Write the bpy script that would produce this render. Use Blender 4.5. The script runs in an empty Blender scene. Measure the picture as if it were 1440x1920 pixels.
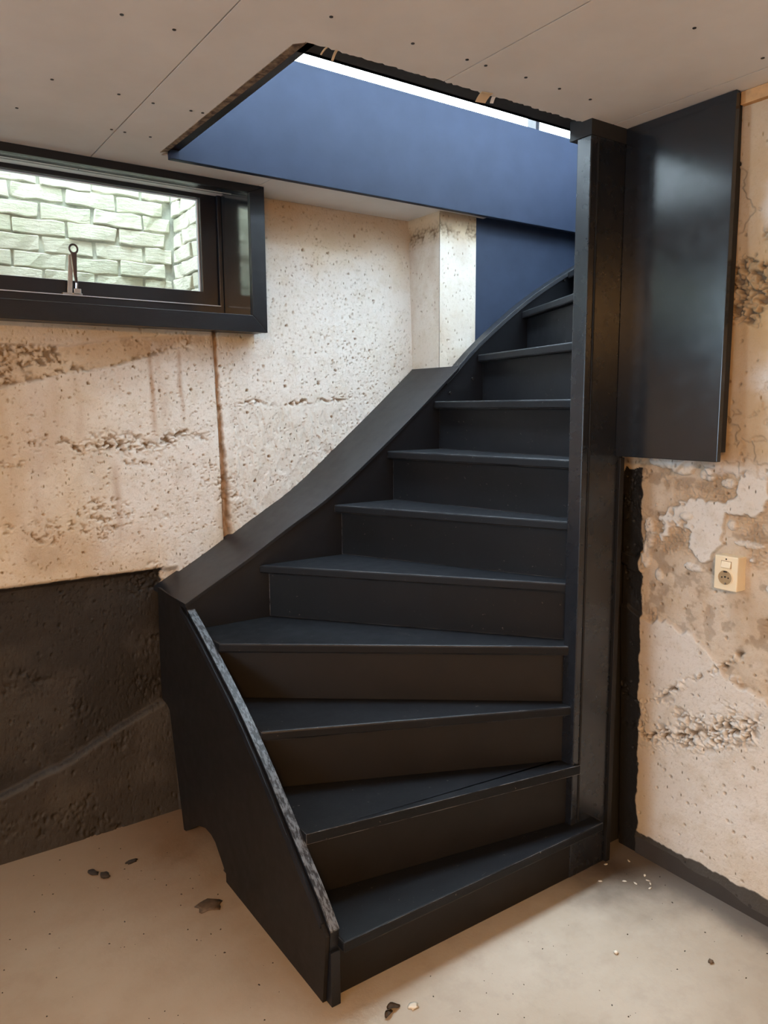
import bpy, bmesh, math, random
import numpy as np
from mathutils import Vector, Matrix

S = bpy.context.scene
COL = S.collection
random.seed(7)
PI = math.pi

# ------------------------------------------------------------------ camera
CAM_F, YAW, PITCH, ROLL = 1429.4, math.radians(34.7695), math.radians(7.8734), math.radians(0.3307)
cy, sy, cp, sp = math.cos(YAW), math.sin(YAW), math.cos(PITCH), math.sin(PITCH)
fw = Vector((sy * cp, cy * cp, -sp)); rt = Vector((cy, -sy, 0)); dn = fw.cross(rt)
r2 = rt * math.cos(ROLL) + dn * math.sin(ROLL); d2 = -rt * math.sin(ROLL) + dn * math.cos(ROLL)
cd = bpy.data.cameras.new('camera'); cam = bpy.data.objects.new('camera', cd); COL.objects.link(cam)
cam.matrix_world = Matrix(((r2.x, -d2.x, -fw.x, 0), (r2.y, -d2.y, -fw.y, 0), (r2.z, -d2.z, -fw.z, 1.5), (0, 0, 0, 1)))
cd.sensor_fit = 'VERTICAL'; cd.sensor_height = 36; cd.lens = CAM_F / 1920 * 36; cd.clip_start = 0.05
S.camera = cam

# ------------------------------------------------------------------ sky, daylight, fill lights, exposure
w = bpy.data.worlds.new('sky'); S.world = w; w.use_nodes = True
bg = w.node_tree.nodes['Background']; bg.inputs[0].default_value = (0.80, 0.90, 1.0, 1); bg.inputs[1].default_value = 10.0

def area_light(name, loc, aim, sx, sz, power, color):
    l = bpy.data.lights.new(name, 'AREA'); l.shape = 'RECTANGLE'; l.size = sx; l.size_y = sz; l.energy = power; l.color = color
    o = bpy.data.objects.new(name, l); COL.objects.link(o); o.location = loc
    o.rotation_euler = (Vector(aim) - Vector(loc)).to_track_quat('-Z', 'Y').to_euler()
    return o
# overcast sky seen through the two big windows of the room upstairs
area_light('daylight_front', (4.0, -2.75, 4.2), (4.0, 0, 4.2), 4.4, 2.0, 540, (0.48, 0.66, 1.0))
area_light('daylight_back', (2.9, 3.35, 4.25), (2.9, 0, 4.25), 4.8, 1.9, 1500, (0.66, 0.81, 1.0))
# added fill light over the stair to brighten the floor; no roof window there
area_light('fill_stairwell', (0.60, 2.40, 5.33), (0.85, 2.28, 0), 0.9, 0.8, 280, (0.70, 0.85, 1.0))
# added fill light behind the window's invented left end, brightening ceiling and right wall
area_light('fill_window_end', (-2.45, 2.975, 2.12), (-1.0, 0, 3.9), 1.0, 0.34, 70, (0.60, 0.80, 1.0))
# added cool fill on the far left; no window is built there
area_light('fill_side', (-3.9, 0.2, 1.5), (0, 0.8, 1.9), 2.4, 1.0, 68, (0.58, 0.79, 1.0))
# the warm lamp of the basement room, behind the camera
area_light('room_lamp', (-0.7, -0.9, 2.15), (-0.5, -0.4, 0), 0.5, 0.5, 76, (1.0, 0.50, 0.15))

S.view_settings.view_transform = 'Standard'; S.view_settings.look = 'None'
S.view_settings.exposure = 0.42; S.view_settings.gamma = 1.0; S.view_settings.use_curve_mapping = False
S.cycles.max_bounces = 8; S.cycles.diffuse_bounces = 5; S.cycles.glossy_bounces = 3; S.cycles.transparent_max_bounces = 8
S.cycles.sample_clamp_indirect = 6.0; S.cycles.caustics_reflective = False; S.cycles.caustics_refractive = False
S.cycles.use_denoising = True

H = 2.295            # basement ceiling
RISE = 0.19

# ------------------------------------------------------------------ helpers
def tag(o, label=None, cat=None, group=None, kind=None):
    if label: o['label'] = label
    if cat: o['category'] = cat
    if group: o['group'] = group
    if kind: o['kind'] = kind
    return o
def empty(name, loc=(0, 0, 0)):
    o = bpy.data.objects.new(name, None); COL.objects.link(o); o.location = loc; o.empty_display_size = .05
    return o
def link(name, me, mat, parent=None):
    o = bpy.data.objects.new(name, me); COL.objects.link(o)
    if mat and not me.materials: me.materials.append(mat)
    if parent:
        o.parent = parent
        o.matrix_parent_inverse = Matrix.Translation(parent.location).inverted()
    return o
def from_bm(name, bm, mat, parent=None, smooth=False, bevel=0.0, seg=2):
    if bevel:
        bmesh.ops.remove_doubles(bm, verts=bm.verts, dist=1e-6)
        es = [e for e in bm.edges if len(e.link_faces) == 2 and e.calc_face_angle(0) > 0.5]
        bmesh.ops.bevel(bm, geom=es, offset=bevel, segments=seg, affect='EDGES', profile=.5, clamp_overlap=True)
    bmesh.ops.recalc_face_normals(bm, faces=bm.faces)
    me = bpy.data.meshes.new(name); bm.to_mesh(me); bm.free()
    if smooth:
        for p in me.polygons: p.use_smooth = True
    return link(name, me, mat, parent)
def add_box(bm, x0, x1, y0, y1, z0, z1):
    v = [bm.verts.new((x, y, z)) for x in (x0, x1) for y in (y0, y1) for z in (z0, z1)]
    for f in ((0, 1, 3, 2), (4, 6, 7, 5), (0, 4, 5, 1), (2, 3, 7, 6), (0, 2, 6, 4), (1, 5, 7, 3)):
        bm.faces.new([v[i] for i in f])
def box(name, b, mat, parent=None, bevel=0.0):
    bm = bmesh.new(); add_box(bm, *b); return from_bm(name, bm, mat, parent, bevel=bevel)
def boxes(name, bs, mat, parent=None, bevel=0.0):
    bm = bmesh.new()
    for b in bs: add_box(bm, *b)
    return from_bm(name, bm, mat, parent, bevel=bevel)
def add_prism(bm, pts, a, b, axis):
    """polygon pts in the plane across AXIS, extruded from a to b"""
    def P(p, t):
        return {'x': (t, p[0], p[1]), 'y': (p[0], t, p[1]), 'z': (p[0], p[1], t)}[axis]
    lo = [bm.verts.new(P(p, a)) for p in pts]; hi = [bm.verts.new(P(p, b)) for p in pts]
    n = len(pts)
    bm.faces.new(lo); bm.faces.new(hi[::-1])
    for i in range(n): bm.faces.new((lo[i], hi[i], hi[(i + 1) % n], lo[(i + 1) % n]))
def prism(name, pts, a, b, axis, mat, parent=None, bevel=0.0):
    bm = bmesh.new(); add_prism(bm, pts, a, b, axis); return from_bm(name, bm, mat, parent, bevel=bevel)
def cyl(bm, p0, p1, r0, r1=None, n=12, cap=True):
    r1 = r0 if r1 is None else r1
    p0, p1 = Vector(p0), Vector(p1); d = (p1 - p0).normalized()
    u = d.orthogonal().normalized(); v = d.cross(u)
    A = [bm.verts.new(p0 + (u * math.cos(t) + v * math.sin(t)) * r0) for t in [2 * PI * i / n for i in range(n)]]
    B = [bm.verts.new(p1 + (u * math.cos(t) + v * math.sin(t)) * r1) for t in [2 * PI * i / n for i in range(n)]]
    for i in range(n): bm.faces.new((A[i], A[(i + 1) % n], B[(i + 1) % n], B[i]))
    if cap: bm.faces.new(A[::-1]); bm.faces.new(B)
def smooth_curve(pts, k=4):
    out = []
    for i in range(len(pts) - 1):
        p0 = pts[max(i - 1, 0)]; p1 = pts[i]; p2 = pts[i + 1]; p3 = pts[min(i + 2, len(pts) - 1)]
        for j in range(k):
            t = j / k
            out.append(tuple(0.5 * (2 * p1[c] + (p2[c] - p0[c]) * t + (2 * p0[c] - 5 * p1[c] + 4 * p2[c] - p3[c]) * t * t
                                    + (3 * p1[c] - p0[c] - 3 * p2[c] + p3[c]) * t ** 3) for c in range(2)))
    out.append(tuple(pts[-1])); return out

# ------------------------------------------------------------------ noise in numpy
def h2(i, j, s):
    n = (i * 374761393 + j * 668265263 + s * 974634777) & 0x7fffffff
    n = ((n ^ (n >> 13)) * 1274126177) & 0x7fffffff
    return ((n ^ (n >> 16)) & 0xffff) / 65535.0
def vnoise(x, y, s):
    xi = np.floor(x).astype(np.int64); yi = np.floor(y).astype(np.int64); fx = x - xi; fy = y - yi
    fx = fx * fx * (3 - 2 * fx); fy = fy * fy * (3 - 2 * fy)
    a = h2(xi, yi, s); b = h2(xi + 1, yi, s); c = h2(xi, yi + 1, s); d = h2(xi + 1, yi + 1, s)
    return (a + (b - a) * fx) * (1 - fy) + (c + (d - c) * fx) * fy
def fbm(x, y, s, o=4):
    r = 0; a = .5; t = 0
    for k in range(o):
        r = r + a * vnoise(x * 2 ** k, y * 2 ** k, s + k * 17); t += a; a *= .5
    return r / t
def worley(x, y, s):
    """distance to the nearest scattered point and that point's own random number"""
    xi = np.floor(x).astype(np.int64); yi = np.floor(y).astype(np.int64)
    best = np.full(x.shape, 9.0); rid = np.zeros(x.shape)
    for di in (-1, 0, 1):
        for dj in (-1, 0, 1):
            a, b = xi + di, yi + dj
            d = np.hypot(a + .15 + .7 * h2(a, b, s) - x, b + .15 + .7 * h2(a, b, s + 5) - y)
            m = d < best; best = np.where(m, d, best); rid = np.where(m, h2(a, b, s + 9), rid)
    return best, rid
def sstep(a, b, x):
    t = np.clip((x - a) / (b - a), 0, 1); return t * t * (3 - 2 * t)
def line_z(x, pts):
    return np.interp(x, [p[0] for p in pts], [p[1] for p in pts])

def grid_mesh(name, A, B, P, keep, masks, mat, parent=None):
    """A, B: 1-D coordinates; P: (n, m, 3) points; keep: (n-1, m-1) bool"""
    n, m = len(A), len(B)
    idx = np.arange(n * m).reshape(n, m)
    q = np.stack([idx[:-1, :-1], idx[1:, :-1], idx[1:, 1:], idx[:-1, 1:]], -1)[keep]
    me = bpy.data.meshes.new(name)
    me.vertices.add(n * m); me.vertices.foreach_set('co', P.reshape(-1).astype(np.float32))
    me.loops.add(q.size); me.loops.foreach_set('vertex_index', q.reshape(-1).astype(np.int32))
    me.polygons.add(len(q)); me.polygons.foreach_set('loop_start', np.arange(0, q.size, 4, dtype=np.int32))
    me.polygons.foreach_set('use_smooth', np.ones(len(q), dtype=bool))
    me.update(calc_edges=True)
    at = me.color_attributes.new('wear', 'FLOAT_COLOR', 'POINT')
    at.data.foreach_set('color', masks.reshape(-1).astype(np.float32))
    me.validate()
    return link(name, me, mat, parent)

# ------------------------------------------------------------------ materials
def mat_new(name):
    m = bpy.data.materials.new(name); m.use_nodes = True
    nt = m.node_tree; b = nt.nodes['Principled BSDF']
    return m, nt, b
def N(nt, t, **kw):
    n = nt.nodes.new(t)
    for k, v in kw.items():
        if k.startswith('_'): setattr(n, k[1:], v)
        else:
            key = int(k[1:]) if k[0] == 'i' and k[1:].isdigit() else k.replace('__', ' ')
            n.inputs[key].default_value = v
    return n
def coords(nt, scale=(1, 1, 1)):
    tc = N(nt, 'ShaderNodeTexCoord'); mp = N(nt, 'ShaderNodeMapping'); mp.inputs['Scale'].default_value = scale
    nt.links.new(tc.outputs['Object'], mp.inputs[0]); return mp.outputs[0]
def noise(nt, vec, scale, detail=4, rough=.55):
    n = N(nt, 'ShaderNodeTexNoise', Scale=scale, Detail=detail, Roughness=rough); nt.links.new(vec, n.inputs['Vector']); return n.outputs['Fac']
def ramp(nt, fac, stops):
    r = N(nt, 'ShaderNodeValToRGB'); e = r.color_ramp.elements
    while len(e) < len(stops): e.new(.5)
    for i, (p, c) in enumerate(stops):
        e[i].position = p; e[i].color = (c, c, c, 1) if isinstance(c, (int, float)) else (*c, 1)
    nt.links.new(fac, r.inputs[0]); return r.outputs[0]
def mix(nt, fac, a, b, mode='MIX'):
    n = N(nt, 'ShaderNodeMix', _data_type='RGBA', _blend_type=mode)
    for s, v in ((0, fac), (6, a), (7, b)):
        if hasattr(v, 'node'): nt.links.new(v, n.inputs[s])
        else: n.inputs[s].default_value = (*v, 1) if isinstance(v, tuple) else v
    return n.outputs[2]
def bump(nt, b, hgt, strength, dist, prev=None):
    n = N(nt, 'ShaderNodeBump', Strength=strength, Distance=dist); nt.links.new(hgt, n.inputs['Height'])
    if prev: nt.links.new(prev, n.inputs['Normal'])
    nt.links.new(n.outputs[0], b.inputs['Normal']); return n.outputs[0]

def paint(name, col, rough, wear=0.0, grain=(1, 1, 1), spec=.5, vary=.06, ior=1.5):
    m, nt, b = mat_new(name); v = coords(nt)
    n1 = noise(nt, v, 9, 5)
    c = mix(nt, ramp(nt, n1, [(.35, 0.0), (.7, 1.0)]), col, tuple(x * 1.18 + .0005 for x in col))
    if wear:
        n2 = noise(nt, v, 60, 3, .7)
        c = mix(nt, ramp(nt, n2, [(.70 - wear * .05, 0.0), (.76, 1.0)]), c, (.16, .14, .12))
    nt.links.new(c, b.inputs['Base Color'])
    g = noise(nt, coords(nt, grain), 40, 3)
    nt.links.new(ramp(nt, noise(nt, v, 22, 4), [(.3, rough - vary * .6), (.75, rough + vary)]), b.inputs['Roughness'])
    b.inputs['Specular IOR Level'].default_value = spec; b.inputs['IOR'].default_value = ior
    bump(nt, b, g, .12 if vary > .05 else .03, .003)
    return m
M = {}
M['paint'] = paint('black_satin_paint', (.0090, .0098, .0122), .33, spec=.35, grain=(2, 14, 14))
M['tread'] = paint('black_tread_paint', (.0064, .0069, .0082), .46, spec=.20, wear=.3, grain=(2, 10, 10))
def worn_glint_edges(m, rad, col, amount):
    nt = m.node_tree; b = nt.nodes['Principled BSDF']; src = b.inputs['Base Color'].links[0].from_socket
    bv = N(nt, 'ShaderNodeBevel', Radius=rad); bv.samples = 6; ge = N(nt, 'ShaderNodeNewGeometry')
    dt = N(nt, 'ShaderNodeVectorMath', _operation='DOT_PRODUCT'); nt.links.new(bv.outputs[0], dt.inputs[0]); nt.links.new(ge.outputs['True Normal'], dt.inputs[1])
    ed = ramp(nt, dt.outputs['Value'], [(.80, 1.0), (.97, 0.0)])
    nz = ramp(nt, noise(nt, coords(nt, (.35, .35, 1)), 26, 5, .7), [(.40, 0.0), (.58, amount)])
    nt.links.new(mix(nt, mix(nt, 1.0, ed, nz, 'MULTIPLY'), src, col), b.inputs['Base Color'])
worn_glint_edges(M['tread'], .004, (.34, .34, .35), .95)  # nosing glints painted as pale worn paint along the tread edges
M['panel'] = paint('black_panel_paint', (.0105, .0120, .0150), .17, ior=1.62, grain=(1, 1, 1), vary=.03)
M['newel'] = paint('black_newel_paint', (.0085, .0095, .0120), .27, ior=1.62, grain=(3, 3, .6), vary=.012)
M['back'] = paint('lit_board_paint', (.028, .040, .070), .5, spec=.2, grain=(1, 1, 1), vary=.03)  # fascia paint lightened; the light falling on this board is in its colour
M['fascia'] = paint('black_fascia_paint', (.0155, .0225, .042), .5, spec=.14, grain=(1, 1, 1), vary=.03)
M['matte_black'] = paint('black_matte_paint', (.010, .009, .008), .75)
M['dull_black'] = paint('dull_brown_black_paint', (.0088, .0074, .0064), .50, spec=.3)
M['dusty_black'] = paint('dusty_black_paint', (.036, .031, .027), .8)
# chipped paint on the bare upper edge of the string
m, nt, b = mat_new('chipped_paint'); v = coords(nt)
n = noise(nt, coords(nt, (3, 1, 1)), 38, 5, .7)
nt.links.new(mix(nt, ramp(nt, n, [(.46, 0.0), (.56, 1.0)]), (.016, .018, .022), (.125, .145, .170)), b.inputs['Base Color'])
nt.links.new(ramp(nt, n, [(.4, .3), (.6, .45)]), b.inputs['Roughness'])
bump(nt, b, n, .6, .004); M['chipped'] = m

def concrete(name, white, tan, dark, paintcol):
    m, nt, b = mat_new(name); v = coords(nt)
    at = N(nt, 'ShaderNodeAttribute', _attribute_name='wear'); sep = N(nt, 'ShaderNodeSeparateColor'); nt.links.new(at.outputs['Color'], sep.inputs[0])
    rust, blk, agg = sep.outputs[0], sep.outputs[1], sep.outputs[2]
    big = noise(nt, v, 2.6, 6, .62); mid = noise(nt, v, 14, 5, .65); fine = noise(nt, v, 90, 4, .7)
    c = mix(nt, ramp(nt, big, [(.36, 0.0), (.66, 1.0)]), white, tuple(.78 * x + .22 * y for x, y in zip(white, tan)))
    c = mix(nt, ramp(nt, mid, [(.50, 0.0), (.78, .45)]), c, tan)
    c = mix(nt, ramp(nt, fine, [(.30, .30), (.46, 0.0)]), c, tuple(x * .55 for x in tan))
    # trowel hatching: short dark nicks
    wv = N(nt, 'ShaderNodeTexVoronoi', Scale=58.0, _feature='F1'); nt.links.new(coords(nt, (1, 1, .40)), wv.inputs['Vector'])
    nick = ramp(nt, wv.outputs['Distance'], [(.06, 1.0), (.16, 0.0)])
    sel = ramp(nt, wv.outputs['Color'], [(.50, 0.0), (.60, 1.0)])
    nk = mix(nt, 1.0, nick, sel, 'MULTIPLY')
    c = mix(nt, nk, c, tuple(x * .35 for x in tan))
    c = mix(nt, at.outputs['Alpha'], c, (.52, .37, .175))  # ochre mask: stains, with warm light and shade put into the colour
    c = mix(nt, rust, c, (.30, .155, .06))
    c = mix(nt, agg, c, dark)
    c = mix(nt, blk, c, paintcol)
    nt.links.new(c, b.inputs['Base Color'])
    rr = N(nt, 'ShaderNodeMapRange'); rr.inputs[3].default_value = .85; rr.inputs[4].default_value = .6; nt.links.new(blk, rr.inputs[0])
    nt.links.new(rr.outputs[0], b.inputs['Roughness']); b.inputs['Specular IOR Level'].default_value = .3
    p = bump(nt, b, fine, .35, .004); p = bump(nt, b, mid, .45, .012, p)
    inv = N(nt, 'ShaderNodeMath', _operation='MULTIPLY', i1=-1.0); nt.links.new(nk, inv.inputs[0])
    bump(nt, b, inv.outputs[0], .5, .004, p)
    return m
M['concrete'] = concrete('limewashed_concrete', (.70, .69, .66), (.47, .405, .29), (.20, .145, .095), (.019, .015, .0115))
M['concrete_right'] = concrete('crumbling_limewashed_concrete', (.69, .68, .65), (.45, .38, .26), (.19, .135, .085), (.011, .0095, .008))

m, nt, b = mat_new('screed_floor'); v = coords(nt)
c = mix(nt, ramp(nt, noise(nt, v, 1.8, 6, .6), [(.35, 0.0), (.68, 1.0)]), (.41, .36, .29), (.33, .275, .205))
c = mix(nt, ramp(nt, noise(nt, v, 10, 6, .7), [(.48, 0.0), (.75, .5)]), c, (.27, .22, .17))
c = mix(nt, ramp(nt, noise(nt, v, 160, 3, .7), [(.22, .6), (.34, 0.0)]), c, (.16, .12, .09))
# corner grime widened to take in the corner's shade; grime along the wall foot
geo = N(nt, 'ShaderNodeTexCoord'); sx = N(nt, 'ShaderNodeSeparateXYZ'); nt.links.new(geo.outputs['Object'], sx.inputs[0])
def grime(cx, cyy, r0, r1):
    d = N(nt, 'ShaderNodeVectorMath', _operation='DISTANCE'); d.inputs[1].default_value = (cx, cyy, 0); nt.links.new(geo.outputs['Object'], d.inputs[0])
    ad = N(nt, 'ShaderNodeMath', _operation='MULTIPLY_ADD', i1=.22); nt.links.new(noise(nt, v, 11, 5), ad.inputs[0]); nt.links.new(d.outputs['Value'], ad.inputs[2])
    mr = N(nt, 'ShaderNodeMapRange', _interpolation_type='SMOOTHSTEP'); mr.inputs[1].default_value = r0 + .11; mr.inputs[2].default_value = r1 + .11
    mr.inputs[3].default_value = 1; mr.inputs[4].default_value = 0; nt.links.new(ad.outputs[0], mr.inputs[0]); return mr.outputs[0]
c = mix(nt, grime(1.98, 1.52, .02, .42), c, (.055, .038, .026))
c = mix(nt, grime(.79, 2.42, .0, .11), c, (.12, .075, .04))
# brown dirt trodden along the foot of the painted footing
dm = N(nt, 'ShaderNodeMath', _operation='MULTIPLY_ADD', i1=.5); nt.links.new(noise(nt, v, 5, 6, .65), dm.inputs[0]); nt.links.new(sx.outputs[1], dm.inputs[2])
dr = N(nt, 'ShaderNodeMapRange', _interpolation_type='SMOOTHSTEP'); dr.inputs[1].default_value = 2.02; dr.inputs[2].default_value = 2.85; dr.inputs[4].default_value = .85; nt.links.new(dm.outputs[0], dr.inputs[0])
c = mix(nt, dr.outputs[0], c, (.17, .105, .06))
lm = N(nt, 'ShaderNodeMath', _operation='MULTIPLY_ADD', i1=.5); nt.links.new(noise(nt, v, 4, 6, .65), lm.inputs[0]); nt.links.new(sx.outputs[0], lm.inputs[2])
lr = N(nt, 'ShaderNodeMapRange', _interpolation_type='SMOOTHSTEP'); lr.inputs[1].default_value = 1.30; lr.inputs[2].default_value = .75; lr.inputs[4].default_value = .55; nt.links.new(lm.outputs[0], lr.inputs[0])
c = mix(nt, lr.outputs[0], c, (.30, .20, .12))  # left floor browner: its warm shade is put into the colour
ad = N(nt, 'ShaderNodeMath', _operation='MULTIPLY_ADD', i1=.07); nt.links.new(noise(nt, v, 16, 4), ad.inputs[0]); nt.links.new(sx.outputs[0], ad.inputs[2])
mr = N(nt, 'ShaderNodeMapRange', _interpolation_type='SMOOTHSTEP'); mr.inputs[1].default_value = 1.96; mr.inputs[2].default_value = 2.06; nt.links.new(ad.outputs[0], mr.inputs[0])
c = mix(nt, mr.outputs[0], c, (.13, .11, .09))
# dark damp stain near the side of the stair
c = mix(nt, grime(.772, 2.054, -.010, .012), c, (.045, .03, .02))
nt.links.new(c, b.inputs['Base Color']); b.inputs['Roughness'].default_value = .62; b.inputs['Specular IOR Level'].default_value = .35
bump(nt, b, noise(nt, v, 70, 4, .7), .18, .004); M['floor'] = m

m, nt, b = mat_new('plasterboard_paper'); v = coords(nt)
nt.links.new(mix(nt, ramp(nt, noise(nt, v, 5, 5), [(.35, 0.0), (.7, 1.0)]), (.74, .725, .70), (.68, .66, .63)), b.inputs['Base Color'])
b.inputs['Roughness'].default_value = .9; bump(nt, b, noise(nt, v, 220, 2), .06, .002); M['board'] = m
m, nt, b = mat_new('torn_gypsum_edge'); v = coords(nt)
nt.links.new(ramp(nt, noise(nt, v, 60, 4), [(.35, (.06, .035, .022)), (.65, (.26, .18, .11))]), b.inputs['Base Color']); b.inputs['Roughness'].default_value = .9; M['gypsum'] = m
def plain(name, col, rough, metal=0.0, var=.15, scale=12, spec=.5):
    m, nt, b = mat_new(name); v = coords(nt)
    nt.links.new(mix(nt, ramp(nt, noise(nt, v, scale, 4), [(.3, 0.0), (.7, 1.0)]), col, tuple(x * (1 - var) for x in col)), b.inputs['Base Color'])
    b.inputs['Roughness'].default_value = rough; b.inputs['Metallic'].default_value = metal; b.inputs['Specular IOR Level'].default_value = spec
    return m
M['white'] = plain('white_plaster', (.78, .77, .75), .85)
M['cream'] = plain('cream_plastic', (.84, .74, .54), .38, var=.06)
M['cream_dark'] = plain('dark_cream_plastic', (.40, .29, .16), .45, var=.25, scale=60)
M['hole'] = plain('dark_hole', (.012, .010, .009), .8)
M['steel'] = plain('worn_steel', (.62, .60, .58), .28, metal=1.0)
M['dark_metal'] = plain('dark_bronze_metal', (.09, .06, .05), .38, metal=.6)
M['screw'] = plain('black_screw', (.03, .027, .025), .5, metal=.4)
M['sill_grey'] = plain('black_window_paint', (.013, .013, .017), .30)
M['reveal'] = plain('black_gloss_reveal_paint', (.020, .021, .022), .13)
M['reveal'].node_tree.nodes['Principled BSDF'].inputs['IOR'].default_value = 2.4
M['bead'] = plain('lit_edge_paint', (.75, .76, .8), .35)  # pale colour carries the daylight on the sash edges
M['wood'] = plain('raw_pine', (.60, .33, .13), .6, var=.35, scale=30)
M['mortar'] = plain('mossy_mortar', (.58, .58, .50), .95, var=.45, scale=26)
M['soil'] = plain('dark_soil', (.035, .025, .017), .95, var=.5, scale=60)
M['leaf'] = plain('dead_leaf', (.13, .085, .05), .8, var=.5, scale=60)
M['seed'] = plain('pale_chip', (.62, .56, .45), .8)
M['paper'] = plain('torn_paper', (.62, .47, .30), .9)
m, nt, b = mat_new('pale_brick'); v = coords(nt)
oi = N(nt, 'ShaderNodeObjectInfo')
c = mix(nt, ramp(nt, oi.outputs['Random'], [(0, 0.0), (1, 1.0)]), (.62, .60, .50), (.63, .59, .50))
c = mix(nt, ramp(nt, noise(nt, v, 9, 5), [(.45, 0.0), (.75, .7)]), c, (.50, .52, .38))
c = mix(nt, ramp(nt, noise(nt, v, 45, 5, .7), [(.28, .55), (.42, 0.0)]), c, (.30, .29, .2))
nt.links.new(c, b.inputs['Base Color']); b.inputs['Roughness'].default_value = .95
bump(nt, b, noise(nt, coords(nt, (.6, .6, 2)), 28, 6, .7), .6, .012); M['brick'] = m
m, nt, b = mat_new('window_glass'); nt.nodes.remove(b)
tr = N(nt, 'ShaderNodeBsdfTransparent'); tr.inputs[0].default_value = (.95, .97, .95, 1); gl = N(nt, 'ShaderNodeBsdfGlossy', Roughness=.02)
fr = N(nt, 'ShaderNodeFresnel', IOR=1.45); mx = N(nt, 'ShaderNodeMixShader')
gm = N(nt, 'ShaderNodeNewGeometry'); om = N(nt, 'ShaderNodeMath', _operation='SUBTRACT', i0=1.0); nt.links.new(gm.outputs['Backfacing'], om.inputs[1])
fm = N(nt, 'ShaderNodeMath', _operation='MULTIPLY'); nt.links.new(fr.outputs[0], fm.inputs[0]); nt.links.new(om.outputs[0], fm.inputs[1])   # reflect on the entry face only
nt.links.new(fm.outputs[0], mx.inputs[0]); nt.links.new(tr.outputs[0], mx.inputs[1]); nt.links.new(gl.outputs[0], mx.inputs[2])
nt.links.new(mx.outputs[0], nt.nodes['Material Output'].inputs[0]); M['glass'] = m

# ================================================================== SETTING
XL, YF = -4.0, -2.6             # far sides of the basement room, behind the camera
fl = boxes('floor', [(XL - .1, 3.7, YF - .1, 2.95, -.12, 0)], M['floor'])
tag(fl, 'bare worn concrete screed floor of the basement', kind='structure')

# ---- back wall: limewashed concrete, leaning slightly, with the window hole
def yw(z): return 2.655 + .05 * z
xs = np.concatenate([np.arange(XL, 0.15, .08), np.arange(.15, 2.10, .0034), np.arange(2.12, 3.66, .06)])
zs = np.concatenate([np.arange(-.02, .84, .006), np.arange(.84, 2.32, .0034), [2.36, 2.5, 2.68]])
X, Z = np.meshgrid(xs, zs, indexing='ij')
ud = (fbm(X * 1.5, Z * 1.5, 3) - .5) * .012
Wf, Wr = worley(X / .026, Z / .030, 11)
Wf += (vnoise(X * 200, Z * 200, 8) - .5) * .22
pit = (Wr > .86) * sstep(.14, .07, Wf / (.30 + 1.0 * (Wr - .86) / .14))
for k, (ax, az, th, sd) in enumerate(((.5, .030, .66, 301), (-.35, .026, .66, 307), (1.6, .034, .70, 311))):
    U = (X * math.cos(ax) + Z * math.sin(ax)) / (az * .42) + (vnoise(X * 90, Z * 90, sd) - .5) * .5; V = (-X * math.sin(ax) + Z * math.cos(ax)) / az
    g, q = worley(U, V, sd); dens = fbm(X * 4, Z * 4, sd + 2, 3) - .5
    pit = np.maximum(pit, (q + dens * .8 > th + .12) * sstep(.15, .08, g) * (.35 + .65 * vnoise(X * 13, Z * 13, sd + 1)))
W2, R2 = worley(X / .10, Z / .09, 41); W2 += (vnoise(X * 160, Z * 160, 5) - .5) * .08
pit2 = (R2 > .72) * sstep(.055, .03, W2)
wx = (vnoise(X * 70, Z * 70, 77) - .5) * 1.1; wz = (vnoise(X * 70, Z * 70, 78) - .5) * 1.1
Pb, Pr = worley(X / .014 + wx, Z / .011 + wz, 21)
Pc, Pq = worley(X / .026 + wx, Z / .018 + wz, 23)
big = (Pq > .72) * np.sqrt(np.clip(1 - (Pc / .60) ** 2, 0, 1))
peb = np.maximum(np.sqrt(np.clip(1 - (Pb / .66) ** 2, 0, 1)) * sstep(.22, .55, Pr) * (.6 + .5 * Pr), big * 1.15)
rough = fbm(X * 60, Z * 60, 31, 4)
agg = np.zeros_like(X)
def band(pts, wid, amt, seed, jag=.03):
    zc = line_z(X, pts) + (fbm(X * 14, Z * 0 + seed, seed, 3) - .5) * jag
    inside = sstep(pts[0][0] - .02, pts[0][0] + .02, X) * sstep(pts[-1][0] + .02, pts[-1][0] - .02, X)
    return amt * inside * np.exp(-((Z - zc) / wid) ** 2) * sstep(.34, .60, fbm(X * 22, Z * 30, seed + 3, 4))
agg = np.maximum(agg, band([(.15, 1.374), (.42, 1.374), (.72, 1.367), (.89, 1.368), (.97, 1.39)], .020, 1.3, 51))
agg = np.maximum(agg, band([(.60, 1.385), (.97, 1.385)], .034, .8, 57))
agg = np.maximum(agg, band([(.93, 1.39), (1.0, 1.41), (1.10, 1.40)], .02, 1.0, 53))
agg = np.maximum(agg, band([(1.165, 1.498), (1.30, 1.523), (1.43, 1.515), (1.58, 1.523), (1.82, 1.551)], .010, 1.0, 61))
lo = line_z(X, [(.15, 1.53), (.403, 1.567), (.634, 1.622), (.759, 1.643), (1.031, 1.725), (1.14, 1.75)])
up = line_z(X, [(.15, 1.69), (.413, 1.702), (.623, 1.705), (.801, 1.739), (1.136, 1.764)])
inb = sstep(-.01, .006, Z - lo) * sstep(.012, -.008, Z - up) * (X < 1.10)
agg = np.maximum(agg, inb * sstep(.44, .62, fbm(X * 13, Z * 13, 71, 4)) * 1.0 * sstep(.98, .6, X))
agg = np.maximum(agg, np.exp(-((Z - lo - .006) / .008) ** 2) * (X < 1.06) * sstep(.35, .55, fbm(X * 20, Z * 20, 75)) * .9)
agg = np.maximum(agg, np.exp(-(((X - 1.03) / .022) ** 2 + ((Z - 1.735) / .025) ** 2)) * 1.1)
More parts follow.
